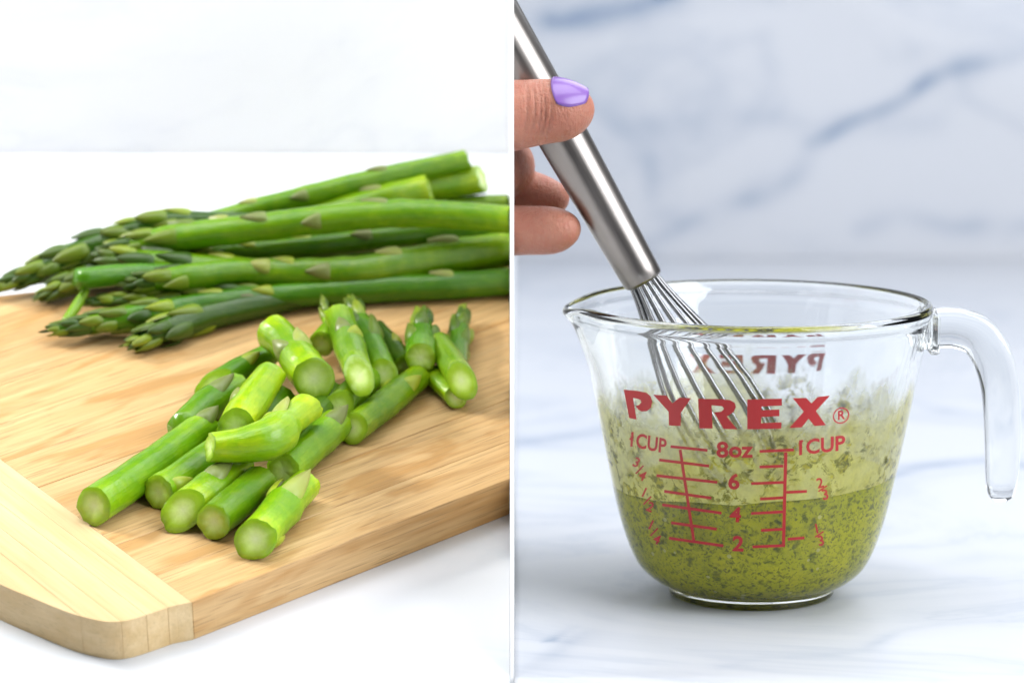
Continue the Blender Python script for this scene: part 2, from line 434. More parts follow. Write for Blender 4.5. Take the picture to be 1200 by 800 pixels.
GREENS = {'deep': (0.070, 0.190, 0.002), 'mid': (0.132, 0.285, 0.003), 'light': (0.175, 0.34, 0.003), 'lime': (0.25, 0.42, 0.004), 'dark': (0.038, 0.096, 0.003)}
SEG = 24
def asparagus(name, pts, colour, label, group, cut=(1, 0), tip=0.0, nodes=(), near_k=0.25, far_k=0.2, pale=False, torn=False):
    """pts: (px, py, height above board in mm, width in px); tip: length (m) of the budded tip at the last point"""
    W = []
    for px, py, h, wpx in pts:
        p = bp(px, py, h * 0.001); dep = (p - C0).dot(FWD)
        W.append((p.x, p.y, p.z, wpx * dep / FPX * 0.5))
    length = sum((Vector(W[i+1][:3]) - Vector(W[i][:3])).length for i in range(len(W) - 1))
    n = max(10, int(length / 0.0032))
    S = catmull(W, n)
    P = [Vector(s[:3]) for s in S]; rad = [max(0.0004, s[3]) for s in S]
    arc = [0.0]
    for i in range(1, n): arc.append(arc[-1] + (P[i] - P[i-1]).length)
    L = arc[-1]
    if tip > 0:
        for i in range(n):
            d = L - arc[i]
            if d < tip:
                x = d / tip; rad[i] *= 0.22 + 0.70 * min(1.0, x * 1.5) ** 0.6 + 0.08 * x
        # soften the join
    for (t, ph_, sz, kd) in nodes:
        for i in range(n):
            rad[i] *= 1 + 0.07 * math.exp(-((arc[i] - t * L) / 0.0022) ** 2)
    fr = frames(P, NB); seed = Vector((random.random() * 50, random.random() * 50, 0))
    root = empty(name, P[0] - NB * rad[0]); tag(root, label, 'asparagus', group)
    bm = bmesh.new(); uvl = bm.loops.layers.uv.new('UVMap'); tl = bm.verts.layers.float.new('pale')
    rings = []
    def off(i, end):
        return 0.0
    camd = (C0 - P[0]).normalized() + NB * 0.3
    def obl_dir(i, want):
        T, N, B = fr[i]; d = want - T * want.dot(T); return d.normalized() if d.length > 1e-5 else N
    d_near = -obl_dir(0, (C0 - P[0]).normalized() + NB * 0.5 + Vector((random.uniform(-.5, .5), 0, random.uniform(-.3, .3))))
    d_far = -obl_dir(n - 1, Vector((random.uniform(-1, 1), random.uniform(-1, 1), 0.7)))
    for i in range(n):
        T, N, B = fr[i]; ring = []
        for k in range(SEG):
            a = 2 * math.pi * k / SEG
            dvec = N * math.cos(a) + B * math.sin(a)
            rr = rad[i] * (1 + 0.055 * noise.noise(P[i] * 130 + dvec * 0.9 + seed) + 0.018 * math.cos(5 * a + seed.x))
            p = P[i] + dvec * rr
            wn = max(0.0, 1 - arc[i] / (2.2 * rad[0])); wf = max(0.0, 1 - (L - arc[i]) / (2.2 * rad[-1])) if tip == 0 else 0.0
            p = p - T * (near_k * rr * dvec.dot(d_near) * wn) * 1.0
            p = p + T * (far_k * rr * dvec.dot(d_far) * wf)
            p = p + T * rr * 0.16 * noise.noise(dvec * 3.0 + seed) * (max(0.0, wn - 0.5) + max(0.0, wf - 0.5)) * 2
            if torn and wf > 0.5: p = p + T * rad[i] * 0.5 * noise.noise(dvec * 2.2 + seed)
            if p.x > -0.0002: p.x = -0.0002
            ring.append(bm.verts.new(p))
            e_ = max(math.exp(-(arc[i] / (1.6 * rad[0])) ** 1.5) if cut[0] else 0.0, math.exp(-((L - arc[i]) / (1.6 * rad[-1])) ** 1.5) if cut[1] and tip == 0 else 0.0)
            ring[-1][tl] = max(0.0, min(1.0, 0.75 * e_ + 0.35 * noise.noise(P[i] * 60 + dvec * 0.5 + seed)))
        rings.append(ring)
    for i in range(n - 1):
        for k in range(SEG):
            f = bm.faces.new((rings[i][k], rings[i][(k+1) % SEG], rings[i+1][(k+1) % SEG], rings[i+1][k]))
            us = (k, k + 1, k + 1, k); vs_ = (arc[i], arc[i], arc[i+1], arc[i+1])
            for lp, u_, v_ in zip(f.loops, us, vs_): lp[uvl].uv = (u_ / SEG, v_ * 10 + seed.x)
    ends = []
    for e, want in ((0, cut[0]), (1, cut[1])):
        ring = rings[0] if e == 0 else rings[-1]
        co = [v.co.copy() for v in ring]
        if want: ends.append((e, co))
        else:
            c = sum(co, Vector()) / SEG; T = fr[0][0] if e == 0 else fr[-1][0]
            cv = bm.verts.new(c + T * (rad[-1] * 0.8 if e else -rad[0] * 0.3))
            for k in range(SEG):
                a, b = ring[k], ring[(k+1) % SEG]
                f = bm.faces.new((a, b, cv) if e else (b, a, cv))
                for lp in f.loops: lp[uvl].uv = (k / SEG, L * 10)
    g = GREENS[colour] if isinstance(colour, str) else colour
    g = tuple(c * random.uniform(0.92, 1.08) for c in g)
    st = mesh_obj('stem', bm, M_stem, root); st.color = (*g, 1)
    for e, co in ends:
        bm = bmesh.new(); uvl = bm.loops.layers.uv.new('UVMap')
        c = sum(co, Vector()) / SEG; T = fr[0][0] * -1 if e == 0 else fr[-1][0]
        r0 = rad[0] if e == 0 else rad[-1]
        levels = [(1.0, 0.0), (0.94, 0.05), (0.7, 0.06), (0.4, 0.0)]
        rs = []
        for fr_, up in levels:
            rs.append([bm.verts.new(c + ((p - c) if fr_ > 0.9 else (p - c).normalized() * r0 * (0.35 + 0.65 * (p - c).length / r0)) * fr_ + T * (up * r0 + (r0 * 0.03 * noise.noise(p * 500) if fr_ > 0.9 else 0.0))) for p in co])
        cv = bm.verts.new(c - T * r0 * 0.04)
        for a in range(3):
            for k in range(SEG):
                k2 = (k+1) % SEG
                f = bm.faces.new((rs[a][k], rs[a][k2], rs[a+1][k2], rs[a+1][k]))
                for lp, q in zip(f.loops, (levels[a][0], levels[a][0], levels[a+1][0], levels[a+1][0])): lp[uvl].uv = (q, 0)
        for k in range(SEG):
            f = bm.faces.new((rs[3][k], rs[3][(k+1) % SEG], cv))
            for lp, q in zip(f.loops, (0.4, 0.4, 0.0)): lp[uvl].uv = (q, 0)
        bmesh.ops.recalc_face_normals(bm, faces=bm.faces)
        mesh_obj('cut_end', bm, M_cut, root)
    def put(me, nm, s, phase, Lb, rs=1.0, col=None, lift=0.0):
        i = min(n - 1, max(0, next((q for q in range(n) if arc[q] >= s), n - 1)))
        T, N, B = fr[i]
        X = N * math.cos(phase) + B * math.sin(phase); X = (X + T * lift).normalized(); Y = T.cross(X).normalized(); Z = X.cross(Y) * 1.0
        i2 = min(n - 1, max(i + 1, next((q for q in range(n) if arc[q] >= s + Lb), n - 1)))
        r = rad[i] * rs
        Mx = Matrix(((X.x*r, Y.x*r, Z.x*Lb, P[i].x), (X.y*r, Y.y*r, Z.y*Lb, P[i].y), (X.z*r, Y.z*r, Z.z*Lb, P[i].z), (0, 0, 0, 1)))
        if (P[i] + Z * Lb).x + r > -0.0003 and P[i].x > -0.02: return
        o = link(bpy.data.objects.new(nm, me)); o.matrix_world = Mx
        o.parent = root; o.matrix_parent_inverse = Matrix.Translation(root.location).inverted()
        o.color = (*col, 1)
    for (t, ph, sz, kind) in nodes:
        r = rad[min(n-1, int(t * (n-1)))]
        tgt, mx_ = {'p': ((0.42, 0.44, 0.11), 0.6), 'b': ((0.21, 0.20, 0.08), 0.6), 'g': ((0.40, 0.46, 0.03), 0.6)}[kind]
        col = tuple(a_ * (1 - mx_) + b_ * mx_ for a_, b_ in zip(g, tgt))
        put(BR_FLAT, 'scale_leaf', t * L, ph, r * 1.55 * sz, 1.0, col)
    if tip > 0:
        s = L - tip * 1.15; ph = random.random() * 6; k = 0
        while s < L - 0.0008:
            x = (L - s) / tip
            i = min(n-1, next((q for q in range(n) if arc[q] >= s), n-1))
            Lb = max(0.0040, rad[i] * (2.4 if x > 0.5 else 2.7)) * random.uniform(0.85, 1.15)
            mixv = random.random() ** 1.4
            col = tuple(a * (1 - mixv) + b * mixv for a, b in zip((0.034, 0.095, 0.004), (0.23, 0.34, 0.012)))
            put(BR_BUD if x < 0.95 else BR_FLAT, 'bud_scale', s, ph, Lb, random.uniform(0.97, 1.08), col)
            ph += 2.39996; s += max(0.0007, Lb * (0.15 if x < 0.6 else 0.21)); k += 1
    return root

GC = 'cut asparagus pieces piled on the chopping board'
GB = 'whole asparagus spears bundled at the back of the chopping board'
def piece(*a, **k): return asparagus('asparagus_piece', a[0], a[1], a[2], GC, **k)
def spear(*a, **k): return asparagus('asparagus_spear', a[0], a[1], a[2], GB, **k)

# --- chopped pile -------------------------------------------------
piece([(110, 593, 5.4, 46), (170, 552, 5.2, 44), (240, 500, 5.0, 38)], 'mid', 'longest cut stalk at the left of the pile, lying straight along the board', torn=True, cut=(1, 1), near_k=0.3, nodes=[(0.93, 0.3, 1.0, 'b')])
piece([(186, 577, 4.8, 40), (222, 552, 4.8, 40), (262, 524, 4.8, 38)], 'mid', 'short cut stalk with a lipped end beside the longest stalk', cut=(1, 1), near_k=0.2, nodes=[(0.05, 1.2, 0.9, 'g')])
piece([(214, 598, 5.4, 45), (250, 572, 5.4, 45), (284, 546, 5.2, 42)], 'light', 'cut stalk with the large pale oval cut face at the front of the pile', cut=(1, 1), near_k=0.85, nodes=[(0.42, 0.1, 1.3, 'b')])
piece([(250, 611, 5.2, 43), (280, 586, 5.2, 43), (306, 563, 5.0, 41)], 'deep', 'short dark green stalk with round dull cut face in the front row', cut=(1, 1), near_k=0.25, nodes=[])
piece([(299, 632, 5.6, 46), (325, 602, 5.5, 44), (345, 580, 5.4, 40), (360, 566, 5.0, 36)], 'light', 'light green stalk with a folded scale, nearest the front edge of the board', cut=(1, 1), near_k=0.4, nodes=[(0.55, 0.4, 1.5, 'p'), (0.52, -1.3, 1.3, 'g'), (0.02, 2.4, 0.8, 'g')])
piece([(332, 552, 4.8, 42), (365, 523, 4.8, 42), (394, 496, 4.8, 40)], 'mid', 'stalk lying just behind the folded scale stalk, its cut face in shade', cut=(1, 1), near_k=0.3, nodes=[(0.72, 0.4, 1.1, 'b')])
piece([(396, 478, 6.5, 36), (415, 460, 6.0, 36), (438, 438, 5.5, 35)], 'mid', 'half hidden stalk with whitish cut end under the upright pieces', cut=(1, 1), near_k=0.7)
piece([(414, 502, 4.4, 35), (450, 474, 4.4, 35), (492, 440, 4.2, 31)], 'mid', 'straight stalk at the right of the pile with two ringed nodes', cut=(1, 1), near_k=0.5, nodes=[(0.5, -1.2, 1.2, 'g'), (0.68, 0.8, 1.0, 'g')])
piece([(246, 524, 15.0, 34), (280, 522, 15.5, 41), (311, 516, 16.0, 50), (327, 506, 16.0, 46), (339, 494, 15.5, 36), (360, 477, 15.0, 38)], 'lime', 'bent knobbly lime green piece lying across the top of the pile', cut=(1, 1), near_k=0.5, nodes=[(0.6, -0.6, 1.1, 'p'), (0.55, -1.5, 1.1, 'g')])
piece([(276, 500, 13.0, 42), (297, 468, 14.0, 42), (318, 438, 15.0, 37)], 'lime', 'lime green stalk slanting up out of the middle of the pile', cut=(1, 0), near_k=0.5, nodes=[(0.25, -1.2, 0.9, 'b')])
piece([(212, 503, 5.0, 36), (245, 474, 5.2, 40), (283, 452, 5.2, 36)], 'mid', 'pointed dark stalk with a purplish scale above the longest stalk', cut=(0, 1), nodes=[(0.5, 0.1, 1.2, 'b')])
piece([(250, 452, 4.0, 32), (280, 434, 4.0, 30), (315, 416, 3.8, 27)], 'deep', 'thin stalk with long slanted pale cut face at the back left of the pile', cut=(1, 1), near_k=1.3, nodes=[(0.45, 0.4, 1.0, 'g')])
piece([(268, 512, 6.0, 36), (300, 490, 6.5, 36), (330, 465, 7.0, 36)], 'deep', 'buried stalk showing through the gap under the bent lime piece', cut=(1, 1))
piece([(340, 512, 5.0, 36), (365, 490, 5.0, 36), (395, 462, 5.0, 36)], 'deep', 'dark stalk deep inside the pile below the bent piece end', cut=(1, 1))
piece([(368, 444, 14.0, 50), (355, 428, 14.0, 45), (337, 404, 14.0, 40), (320, 389, 13.0, 44)], 'light', 'thick stalk leaning down to the right at the top of the pile', cut=(1, 1), near_k=0.3, nodes=[(0.35, 0.5, 1.0, 'p'), (0.30, -1.0, 0.9, 'b')])
piece([(377, 403, 7.5, 31), (386, 392, 7.0, 30), (400, 376, 6.5, 28)], 'mid', 'small stalk seen end on as a round yellow green disc', cut=(1, 0), near_k=0.0)
piece([(421, 440, 14.0, 34), (411, 410, 13.0, 36), (398, 370, 12.0, 33)], 'mid', 'upright looking stalk with tall oval cut face beside the end-on disc', cut=(1, 1), near_k=1.4, nodes=[(0.50, -0.3, 1.0, 'b'), (0.40, 0.5, 0.8, 'g')])
piece([(392, 400, 6.0, 20), (386, 378, 8.0, 17), (379, 352, 10.0, 8)], 'lime', 'thin yellow green tip sliver poking up behind the upright stalk', cut=(1, 0), tip=0.010)
piece([(450, 438, 8.0, 34), (435, 405, 8.0, 34), (412, 356, 9.0, 32)], 'deep', 'budded asparagus tip leaning left behind the upright stalk', cut=(1, 0), tip=0.026, near_k=0.5)
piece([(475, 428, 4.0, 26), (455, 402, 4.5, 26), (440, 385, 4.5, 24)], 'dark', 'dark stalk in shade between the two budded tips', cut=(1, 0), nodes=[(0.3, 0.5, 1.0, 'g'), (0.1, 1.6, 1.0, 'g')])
piece([(493, 419, 10.0, 36), (494, 403, 9.0, 34), (495, 368, 8.0, 30)], 'deep', 'budded tip pointing away with its yellow green cut face forward', cut=(1, 0), tip=0.022, near_k=0.1, nodes=[(0.2, 1.5, 1.0, 'g'), (0.3, -1.5, 1.1, 'g')])
piece([(541, 446, 8.5, 34), (528, 424, 8.5, 33), (512, 402, 8.0, 30)], 'mid', 'stalk leaning left with a tall cut face at the far right of the pile', cut=(1, 0), near_k=1.1)
piece([(538, 458, 3.8, 26), (535, 420, 4.0, 28), (543, 364, 4.4, 25)], 'deep', 'rightmost budded asparagus tip lying behind the leaning stalk', cut=(1, 0), tip=0.024, near_k=0.3)
piece([(534, 466, 3.4, 24), (520, 452, 3.4, 24), (506, 438, 3.4, 24)], 'light', 'small end piece peeping out under the rightmost leaning stalk', cut=(1, 1), near_k=0.6)

# --- bundle -------------------------------------------------------
nb = lambda *ts: [(t, p, s, k) for t, p, s, k in ts]
spear([(548, 187, 24, 24), (430, 213, 22, 26), (320, 240, 18, 25), (240, 262, 14, 25), (130, 292, 9, 26)], 'mid', 'topmost whole spear with square cut end standing clear above the bundle', tip=0.03, nodes=nb((0.22, 0.2, 1.2, 'b'), (0.45, -0.9, 1.2, 'b'), (0.58, 0.1, 1.2, 'p')))
spear([(564, 209, 17, 34), (500, 221, 16, 34), (400, 244, 13, 30), (300, 266, 10, 28), (180, 285, 8, 26)], 'light', 'spear with a ragged torn cut end just below the topmost one', tip=0.025, near_k=0.6, nodes=nb((0.3, 0.3, 1.1, 'p'),))
spear([(503, 222, 20, 35), (440, 236, 18, 33), (350, 258, 13, 29), (240, 285, 9, 28)], 'light', 'shorter yellow green spear ending in front of the torn spear', tip=0.022, near_k=0.3, nodes=nb((0.16, 0.4, 1.0, 'b'),))
spear([(596, 240, 9, 24), (540, 242, 9, 24), (450, 256, 9, 24), (330, 280, 8, 24)], 'mid', 'spear mostly hidden behind the upper part of the bundle', tip=0.02, nodes=nb((0.25, 0.1, 1.0, 'p'),))
spear([(599, 257, 23, 32), (480, 250, 24, 33), (380, 257, 23, 33), (290, 268, 21, 32), (215, 277, 18, 33), (125, 293, 13, 30)], 'mid', 'long spear crossing the bundle just under the torn end', tip=0.026, nodes=nb((0.27, 0.4, 1.3, 'b'), (0.58, -0.1, 1.3, 'b'), (0.68, 0.6, 1.0, 'p'), (0.45, -1.2, 1.0, 'b')))
spear([(599, 274, 13, 24), (520, 272, 13, 27), (440, 280, 12, 28), (350, 290, 11, 27), (270, 297, 10, 27), (190, 306, 9, 30)], 'deep', 'thinner spear in the middle of the bundle with yellow scales', tip=0.024, nodes=nb((0.2, 0.3, 1.2, 'p'), (0.38, -0.5, 1.2, 'b'), (0.55, 0.3, 1.2, 'g'), (0.7, -0.2, 1.2, 'g')))
spear([(599, 291, 9, 42), (520, 302, 9, 41), (430, 317, 9, 38), (340, 321, 9, 36), (250, 317, 10, 36), (180, 310, 11, 40), (118, 300, 11, 36)], 'mid', 'thickest spear running the whole length of the front of the bundle', tip=0.030, nodes=nb((0.12, 0.4, 1.2, 'b'), (0.27, 0.2, 1.0, 'p'), (0.42, -0.9, 1.1, 'b'), (0.50, 0.2, 1.0, 'g'), (0.58, -0.5, 1.1, 'p'), (0.66, 0.5, 1.2, 'g')))
spear([(599, 329, 4.2, 32), (520, 335, 4.2, 32), (420, 340, 4.5, 31), (320, 348, 5, 29), (240, 357, 6, 29), (150, 372, 6, 31), (62, 386, 4.5, 32)], 'deep', 'lowest spear lying on the board, its blunt tip nearest the left front', tip=0.040, nodes=nb((0.12, 0.2, 1.2, 'p'), (0.35, 0.4, 1.1, 'b'), (0.5, -0.3, 1.2, 'g'), (0.62, 0.4, 1.3, 'g')))
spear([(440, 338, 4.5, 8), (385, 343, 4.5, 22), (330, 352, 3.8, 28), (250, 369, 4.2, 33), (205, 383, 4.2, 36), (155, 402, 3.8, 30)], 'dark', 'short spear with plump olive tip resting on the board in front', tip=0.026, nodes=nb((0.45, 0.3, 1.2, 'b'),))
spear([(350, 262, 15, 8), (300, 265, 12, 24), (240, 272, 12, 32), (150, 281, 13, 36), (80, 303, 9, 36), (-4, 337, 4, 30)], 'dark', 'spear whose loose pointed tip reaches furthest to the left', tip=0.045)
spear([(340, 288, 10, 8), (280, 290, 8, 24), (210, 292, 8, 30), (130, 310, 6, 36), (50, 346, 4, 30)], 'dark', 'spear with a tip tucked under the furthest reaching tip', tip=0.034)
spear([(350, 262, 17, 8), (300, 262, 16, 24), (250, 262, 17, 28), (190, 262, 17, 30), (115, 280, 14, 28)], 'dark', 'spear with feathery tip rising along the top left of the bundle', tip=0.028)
spear([(350, 318, 9, 8), (310, 318, 10, 24), (270, 318, 12, 28), (215, 325, 13, 30), (150, 332, 12, 22)], 'mid', 'spear with narrow pointed tip lying over the thickest spear', tip=0.018)
spear([(350, 343, 3, 8), (305, 345, 5, 22), (260, 346, 6, 27), (205, 347, 7, 27), (130, 352, 7, 26), (100, 354, 7, 22)], 'deep', 'spear with spread yellow scales in the shaded hollow of the bundle', tip=0.050)
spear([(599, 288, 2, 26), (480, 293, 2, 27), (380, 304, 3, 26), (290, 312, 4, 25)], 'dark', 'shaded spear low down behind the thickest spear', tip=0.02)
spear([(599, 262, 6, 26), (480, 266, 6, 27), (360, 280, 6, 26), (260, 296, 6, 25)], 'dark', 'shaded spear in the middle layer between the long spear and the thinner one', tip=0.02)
spear([(92, 327, 14, 26), (140, 322, 13, 26), (210, 318, 11, 18), (240, 317, 10, 8)], (0.075, 0.23, 0.004), 'bright green stub with a blunt end facing left among the dark tips', cut=(0, 1), near_k=0.3)
asparagus('asparagus_sliver', [(102, 338, 10, 9), (90, 358, 7, 13), (76, 378, 5, 11)], 'light', 'thin pale green sliver hanging down from the bright green stub', GB, cut=(0, 0))

# ------------------------------------------------------------------ glass jug
AX = tb(880, 694); AX.z = 0.0
def px_of(p):
    d = p - C0; z = d.dot(FWD); return (600 + FPX * d.x / z, 400 - FPX * d.dot(UP) / z)
def z_at_row(row):
    lo, hi = -0.02, 0.15
    for _ in range(50):
        mid = (lo + hi) / 2
        if px_of(AX + Vector((0, 0, mid)))[1] > row: lo = mid
        else: hi = mid
    return lo
ZT = z_at_row(355); print('jug height', ZT, 'cam h', CAM_H)
S = CUP_D / FPX
prof_o = [(0.0, 22.4), (0.0007, 23.3), (0.0022, 23.5), (0.0034, 24.4)] + [(z_at_row(y), r * S * 1000) for y, r in ((674, 115), (660, 131), (640, 142), (615, 151), (590, 158), (540, 169), (490, 179), (440, 189), (405, 196))] + [(ZT - 0.0050, 48.7), (ZT - 0.0030, 49.6), (ZT - 0.0013, 50.1), (ZT - 0.0002, 49.7)]
def r_out(z):
    for (z0, r0), (z1, r1) in zip(prof_o, prof_o[1:]):
        if z <= z1: return (r0 + (r1 - r0) * max(0, (z - z0)) / max(1e-9, z1 - z0)) * 0.001
    return prof_o[-1][1] * 0.001
WALL = 0.0028; FLOOR = 0.0055
z_list = [p[0] for p in prof_o]
def smooth_profile(pts, n):
    q = catmull([(a, b, 0) for a, b in pts], n); return [(a, b) for a, b, _ in q]
outer = smooth_profile(prof_o, 90)
def r_in(z): return r_out(z) - WALL - (0.0012 if z > ZT - 0.004 else 0.0)
inner = []
nI = 60
for i in range(nI + 1):
    z = ZT - 0.0008 - (ZT - 0.0008 - FLOOR) * (i / nI)
    r = r_out(z) - WALL
    h = z - FLOOR
    if h < 0.010: r = min(r, r * (0.55 + 0.45 * math.sqrt(max(0.0, 1 - (1 - h / 0.010) ** 2))))
    inner.append((z, r * 1000))
inner[0] = (ZT, 48.4)
inner = inner + [(FLOOR - 0.0001, 12.0), (FLOOR - 0.0002, 0.0)]
loop = [(0.0014, 0.0), (0.0014, 15.0), (0.0012, 19.5), (0.0002, 21.0)] + outer + [(ZT + 0.0004, 49.2), (ZT + 0.0004, 48.3)] + inner
def revolve(loop, seg, spout=True):
    bm = bmesh.new(); rings = []
    for z, r in loop:
        if r < 1e-6: rings.append([bm.verts.new(AX + Vector((0, 0, z)))]); continue
        ring = []
        for k in range(seg):
            a = 2 * math.pi * k / seg
            rr = r * 0.001; zz = z
            if spout and z > ZT - 0.022:
                da = math.atan2(math.sin(a - math.pi), math.cos(a - math.pi))
                wgt = math.exp(-(da / 0.20) ** 2) * ((z - (ZT - 0.022)) / 0.022) ** 2
                rr += 0.0042 * wgt; zz -= 0.0016 * wgt
            ring.append(bm.verts.new(AX + Vector((rr * math.cos(a), rr * math.sin(a), zz))))
        rings.append(ring)
    for A, B in zip(rings, rings[1:]):
        for k in range(seg):
            k2 = (k + 1) % seg
            if len(A) == 1: bm.faces.new((A[0], B[k2], B[k]))
            elif len(B) == 1: bm.faces.new((A[k], A[k2], B[0]))
            else: bm.faces.new((A[k], A[k2], B[k2], B[k]))
    bmesh.ops.recalc_face_normals(bm, faces=bm.faces)
    return bm
t_ = NT('clear_glass'); t_.set(Base_Color=(0.985, 0.995, 0.985), Roughness=0.0, IOR=1.47, Transmission_Weight=1.0, Specular_IOR_Level=0.28)
M_glass = t_.m
jug = empty('measuring_jug', AX)
tag(jug, 'clear glass measuring jug with red printed scale holding green pesto', 'measuring jug')
mesh_obj('glass_bowl', revolve(loop, 144), M_glass, jug)

# open hooked handle
hp = [(1081, 386, 22, 46), (1096, 384, 22, 46), (1120, 384, 22, 46), (1145, 393, 22, 47), (1162, 417, 22, 46), (1172, 456, 21, 43), (1175, 510, 20, 41), (1174, 555, 19, 37), (1173, 578, 16, 30), (1173, 586, 9, 14)]
W = []
for px, py, wd, hh in hp:
    p = on_plane(px, py, AX, Vector((0, -1, 0))); W.append((p.x, p.y, p.z, wd * S, hh * S))
Sm = catmull(W, 60); P = [Vector(s[:3]) for s in Sm]
bm = bmesh.new(); rings = []
for i in range(60):
    a, b = P[max(0, i-1)], P[min(59, i+1)]
    T = (b - a).normalized(); Y = Vector((0, 1, 0)); X = Y.cross(T).normalized()
    ring = []
    for k in range(24):
        an = 2 * math.pi * k / 24
        c, s = math.cos(an), math.sin(an)
        e = 0.45
        ring.append(bm.verts.new(P[i] + X * (abs(c) ** e * math.copysign(1, c) * Sm[i][4] * 0.5) + Y * (abs(s) ** e * math.copysign(1, s) * Sm[i][3] * 0.75)))
    rings.append(ring)
for A, B in zip(rings, rings[1:]):
    for k in range(24): bm.faces.new((A[k], A[(k+1) % 24], B[(k+1) % 24], B[k]))
bm.faces.new(rings[0]); bm.faces.new(rings[-1])
bmesh.ops.recalc_face_normals(bm, faces=bm.faces)
mesh_obj('handle', bm, M_glass, jug)
bm = bmesh.new()
a = on_plane(1086, 366, AX, Vector((0, -1, 0))); b = on_plane(1097, 411, AX, Vector((0, -1, 0)))
add_box(bm, (a.x, AX.y - 0.0085, b.z), (b.x, AX.y + 0.0085, a.z))
bmesh.ops.recalc_face_normals(bm, faces=bm.faces)
tabo = mesh_obj('handle_tab', bm, M_glass, jug)
bv = tabo.modifiers.new('round', 'BEVEL'); bv.width = 0.0008; bv.segments = 3

# red print: shapes drawn where they sit on the curved glass
t_ = NT('red_enamel'); t_.set(Base_Color=(0.40, 0.008, 0.008), Roughness=0.35)
M_red = t_.m
def to_surface(px, py):
    d = ray(px, py)
    s = CUP_D - 0.065; last = None
    for _ in range(400):
        p = C0 + d * s
        q = p - AX; g = math.hypot(q.x, q.y) - r_out(q.z)
        if last is not None and g <= 0:
            lo, hi = last, s
            for _ in range(30):
                m_ = (lo + hi) / 2; p = C0 + d * m_; q = p - AX
                if math.hypot(q.x, q.y) - r_out(q.z) > 0: lo = m_
                else: hi = m_
            return C0 + d * lo
        last = s; s += 0.0004
    return C0 + d * CUP_D
def flat_curve(splines):
    cu = bpy.data.curves.new('outline', 'CURVE'); cu.dimensions = '2D'; cu.fill_mode = 'BOTH'
    for pts in splines:
        sp = cu.splines.new('POLY'); sp.points.add(len(pts) - 1); sp.use_cyclic_u = True
        for q, (x, y) in zip(sp.points, pts): q.co = (x, -y, 0, 1)
    return cu
def text_curve(s, size, bold=0.0):
    cu = bpy.data.curves.new('lettering', 'FONT'); cu.body = s; cu.size = size; cu.align_x = 'CENTER'; cu.align_y = 'CENTER'
    cu.offset = bold; cu.fill_mode = 'FRONT'; cu.resolution_u = 3
    return cu
def curve_to_bm(cu, dest, M=None, cell=2.0):
    o = bpy.data.objects.new('tmp', cu); link(o)
    dg = bpy.context.evaluated_depsgraph_get(); me = bpy.data.meshes.new_from_object(o.evaluated_get(dg))
    bpy.data.objects.remove(o)
    b2 = bmesh.new(); b2.from_mesh(me)
    if M is not None: b2.transform(M)
    if b2.verts:
        x0 = min(v.co.x for v in b2.verts); x1 = max(v.co.x for v in b2.verts)
        x = math.ceil(x0 / cell) * cell
        while x < x1:
            bmesh.ops.bisect_plane(b2, geom=b2.verts[:] + b2.edges[:] + b2.faces[:], plane_co=(x, 0, 0), plane_no=(1, 0, 0)); x += cell
        y0 = min(v.co.y for v in b2.verts); y1 = max(v.co.y for v in b2.verts); y = math.ceil(y0 / 6) * 6
        while y < y1:
            bmesh.ops.bisect_plane(b2, geom=b2.verts[:] + b2.edges[:] + b2.faces[:], plane_co=(0, y, 0), plane_no=(0, 1, 0)); y += 6
    b2.to_mesh(me); b2.free(); dest.from_mesh(me); bpy.data.meshes.remove(me)
def Z4(l): return [(720 + x / 6.669, 440 + y / 6.669) for x, y in l]
def Z5(l): return [(860 + x / 6.669, 440 + y / 6.669) for x, y in l]
LET = [
    Z4([(75,108),(180,118),(250,132),(285,160),(297,205),(287,250),(255,276),(215,279),(185,262),(168,234),(195,228),(212,208),(205,188),(180,178),(147,173),(162,260),(175,342),(118,330),(98,225)]),
    Z4([(305,148),(408,155),(455,215),(510,170),(600,175),(520,290),(520,392),(428,388),(425,280)]),
    Z4([(655,180),(800,181),(900,188),(940,210),(950,245),(930,285),(880,318),(960,418),(855,415),(780,285),(835,280),(858,258),(845,238),(760,230),(768,412),(665,410)]),
    Z5([(105,185),(375,178),(375,232),(215,240),(215,270),(355,262),(355,315),(215,322),(212,370),(372,363),(370,412),(105,418)]),
    Z5([(460,175),(565,173),(605,215),(655,165),(750,155),(640,275),(718,385),(630,392),(583,335),(530,402),(432,408),(545,280)]),
]
def thick_line(x0, y0, x1, y1, wd=3.3):
    d = Vector((x1 - x0, y1 - y0)).normalized(); nrm = Vector((-d.y, d.x)) * wd / 2
    return [(x0 + nrm.x, y0 + nrm.y), (x1 + nrm.x, y1 + nrm.y), (x1 - nrm.x, y1 - nrm.y), (x0 - nrm.x, y0 - nrm.y)]
def place(bm, s, cx, cy, size, rot=0.0, bold=0.0, slant=0.0, wx=1.0):
    M = Matrix.Translation((cx, -cy, 0)) @ Matrix.Rotation(R(rot), 4, 'Z') @ Matrix(((wx, slant, 0, 0), (0, 1, 0, 0), (0, 0, 1, 0), (0, 0, 0, 1)))
    curve_to_bm(text_curve(s, size, bold), bm, M)
ticks = [(786,522.8,829.2,527.3),(772.8,538.5,831,545.7),(769.5,556.8,840.7,564.7),(778.5,575.2,833.7,583.2),(776.2,591,845.7,600.7),(786.7,612,840,619.5),(784.2,630,847.8,639),
         (890,528.5,930.2,526.7),(890,546.8,917.7,545.7),(880.2,566.2,919.2,564.7),(890.7,584.2,917.7,582.7),(880.2,601.2,917.7,599.2),(891.8,621,917.7,619.5),(881.7,640.2,919.2,638.7),
         (921.5,576.4,945.5,575.2),(923,631.2,942.5,629.7)]
bm_logo, bm_scale, bm_num = bmesh.new(), bmesh.new(), bmesh.new()
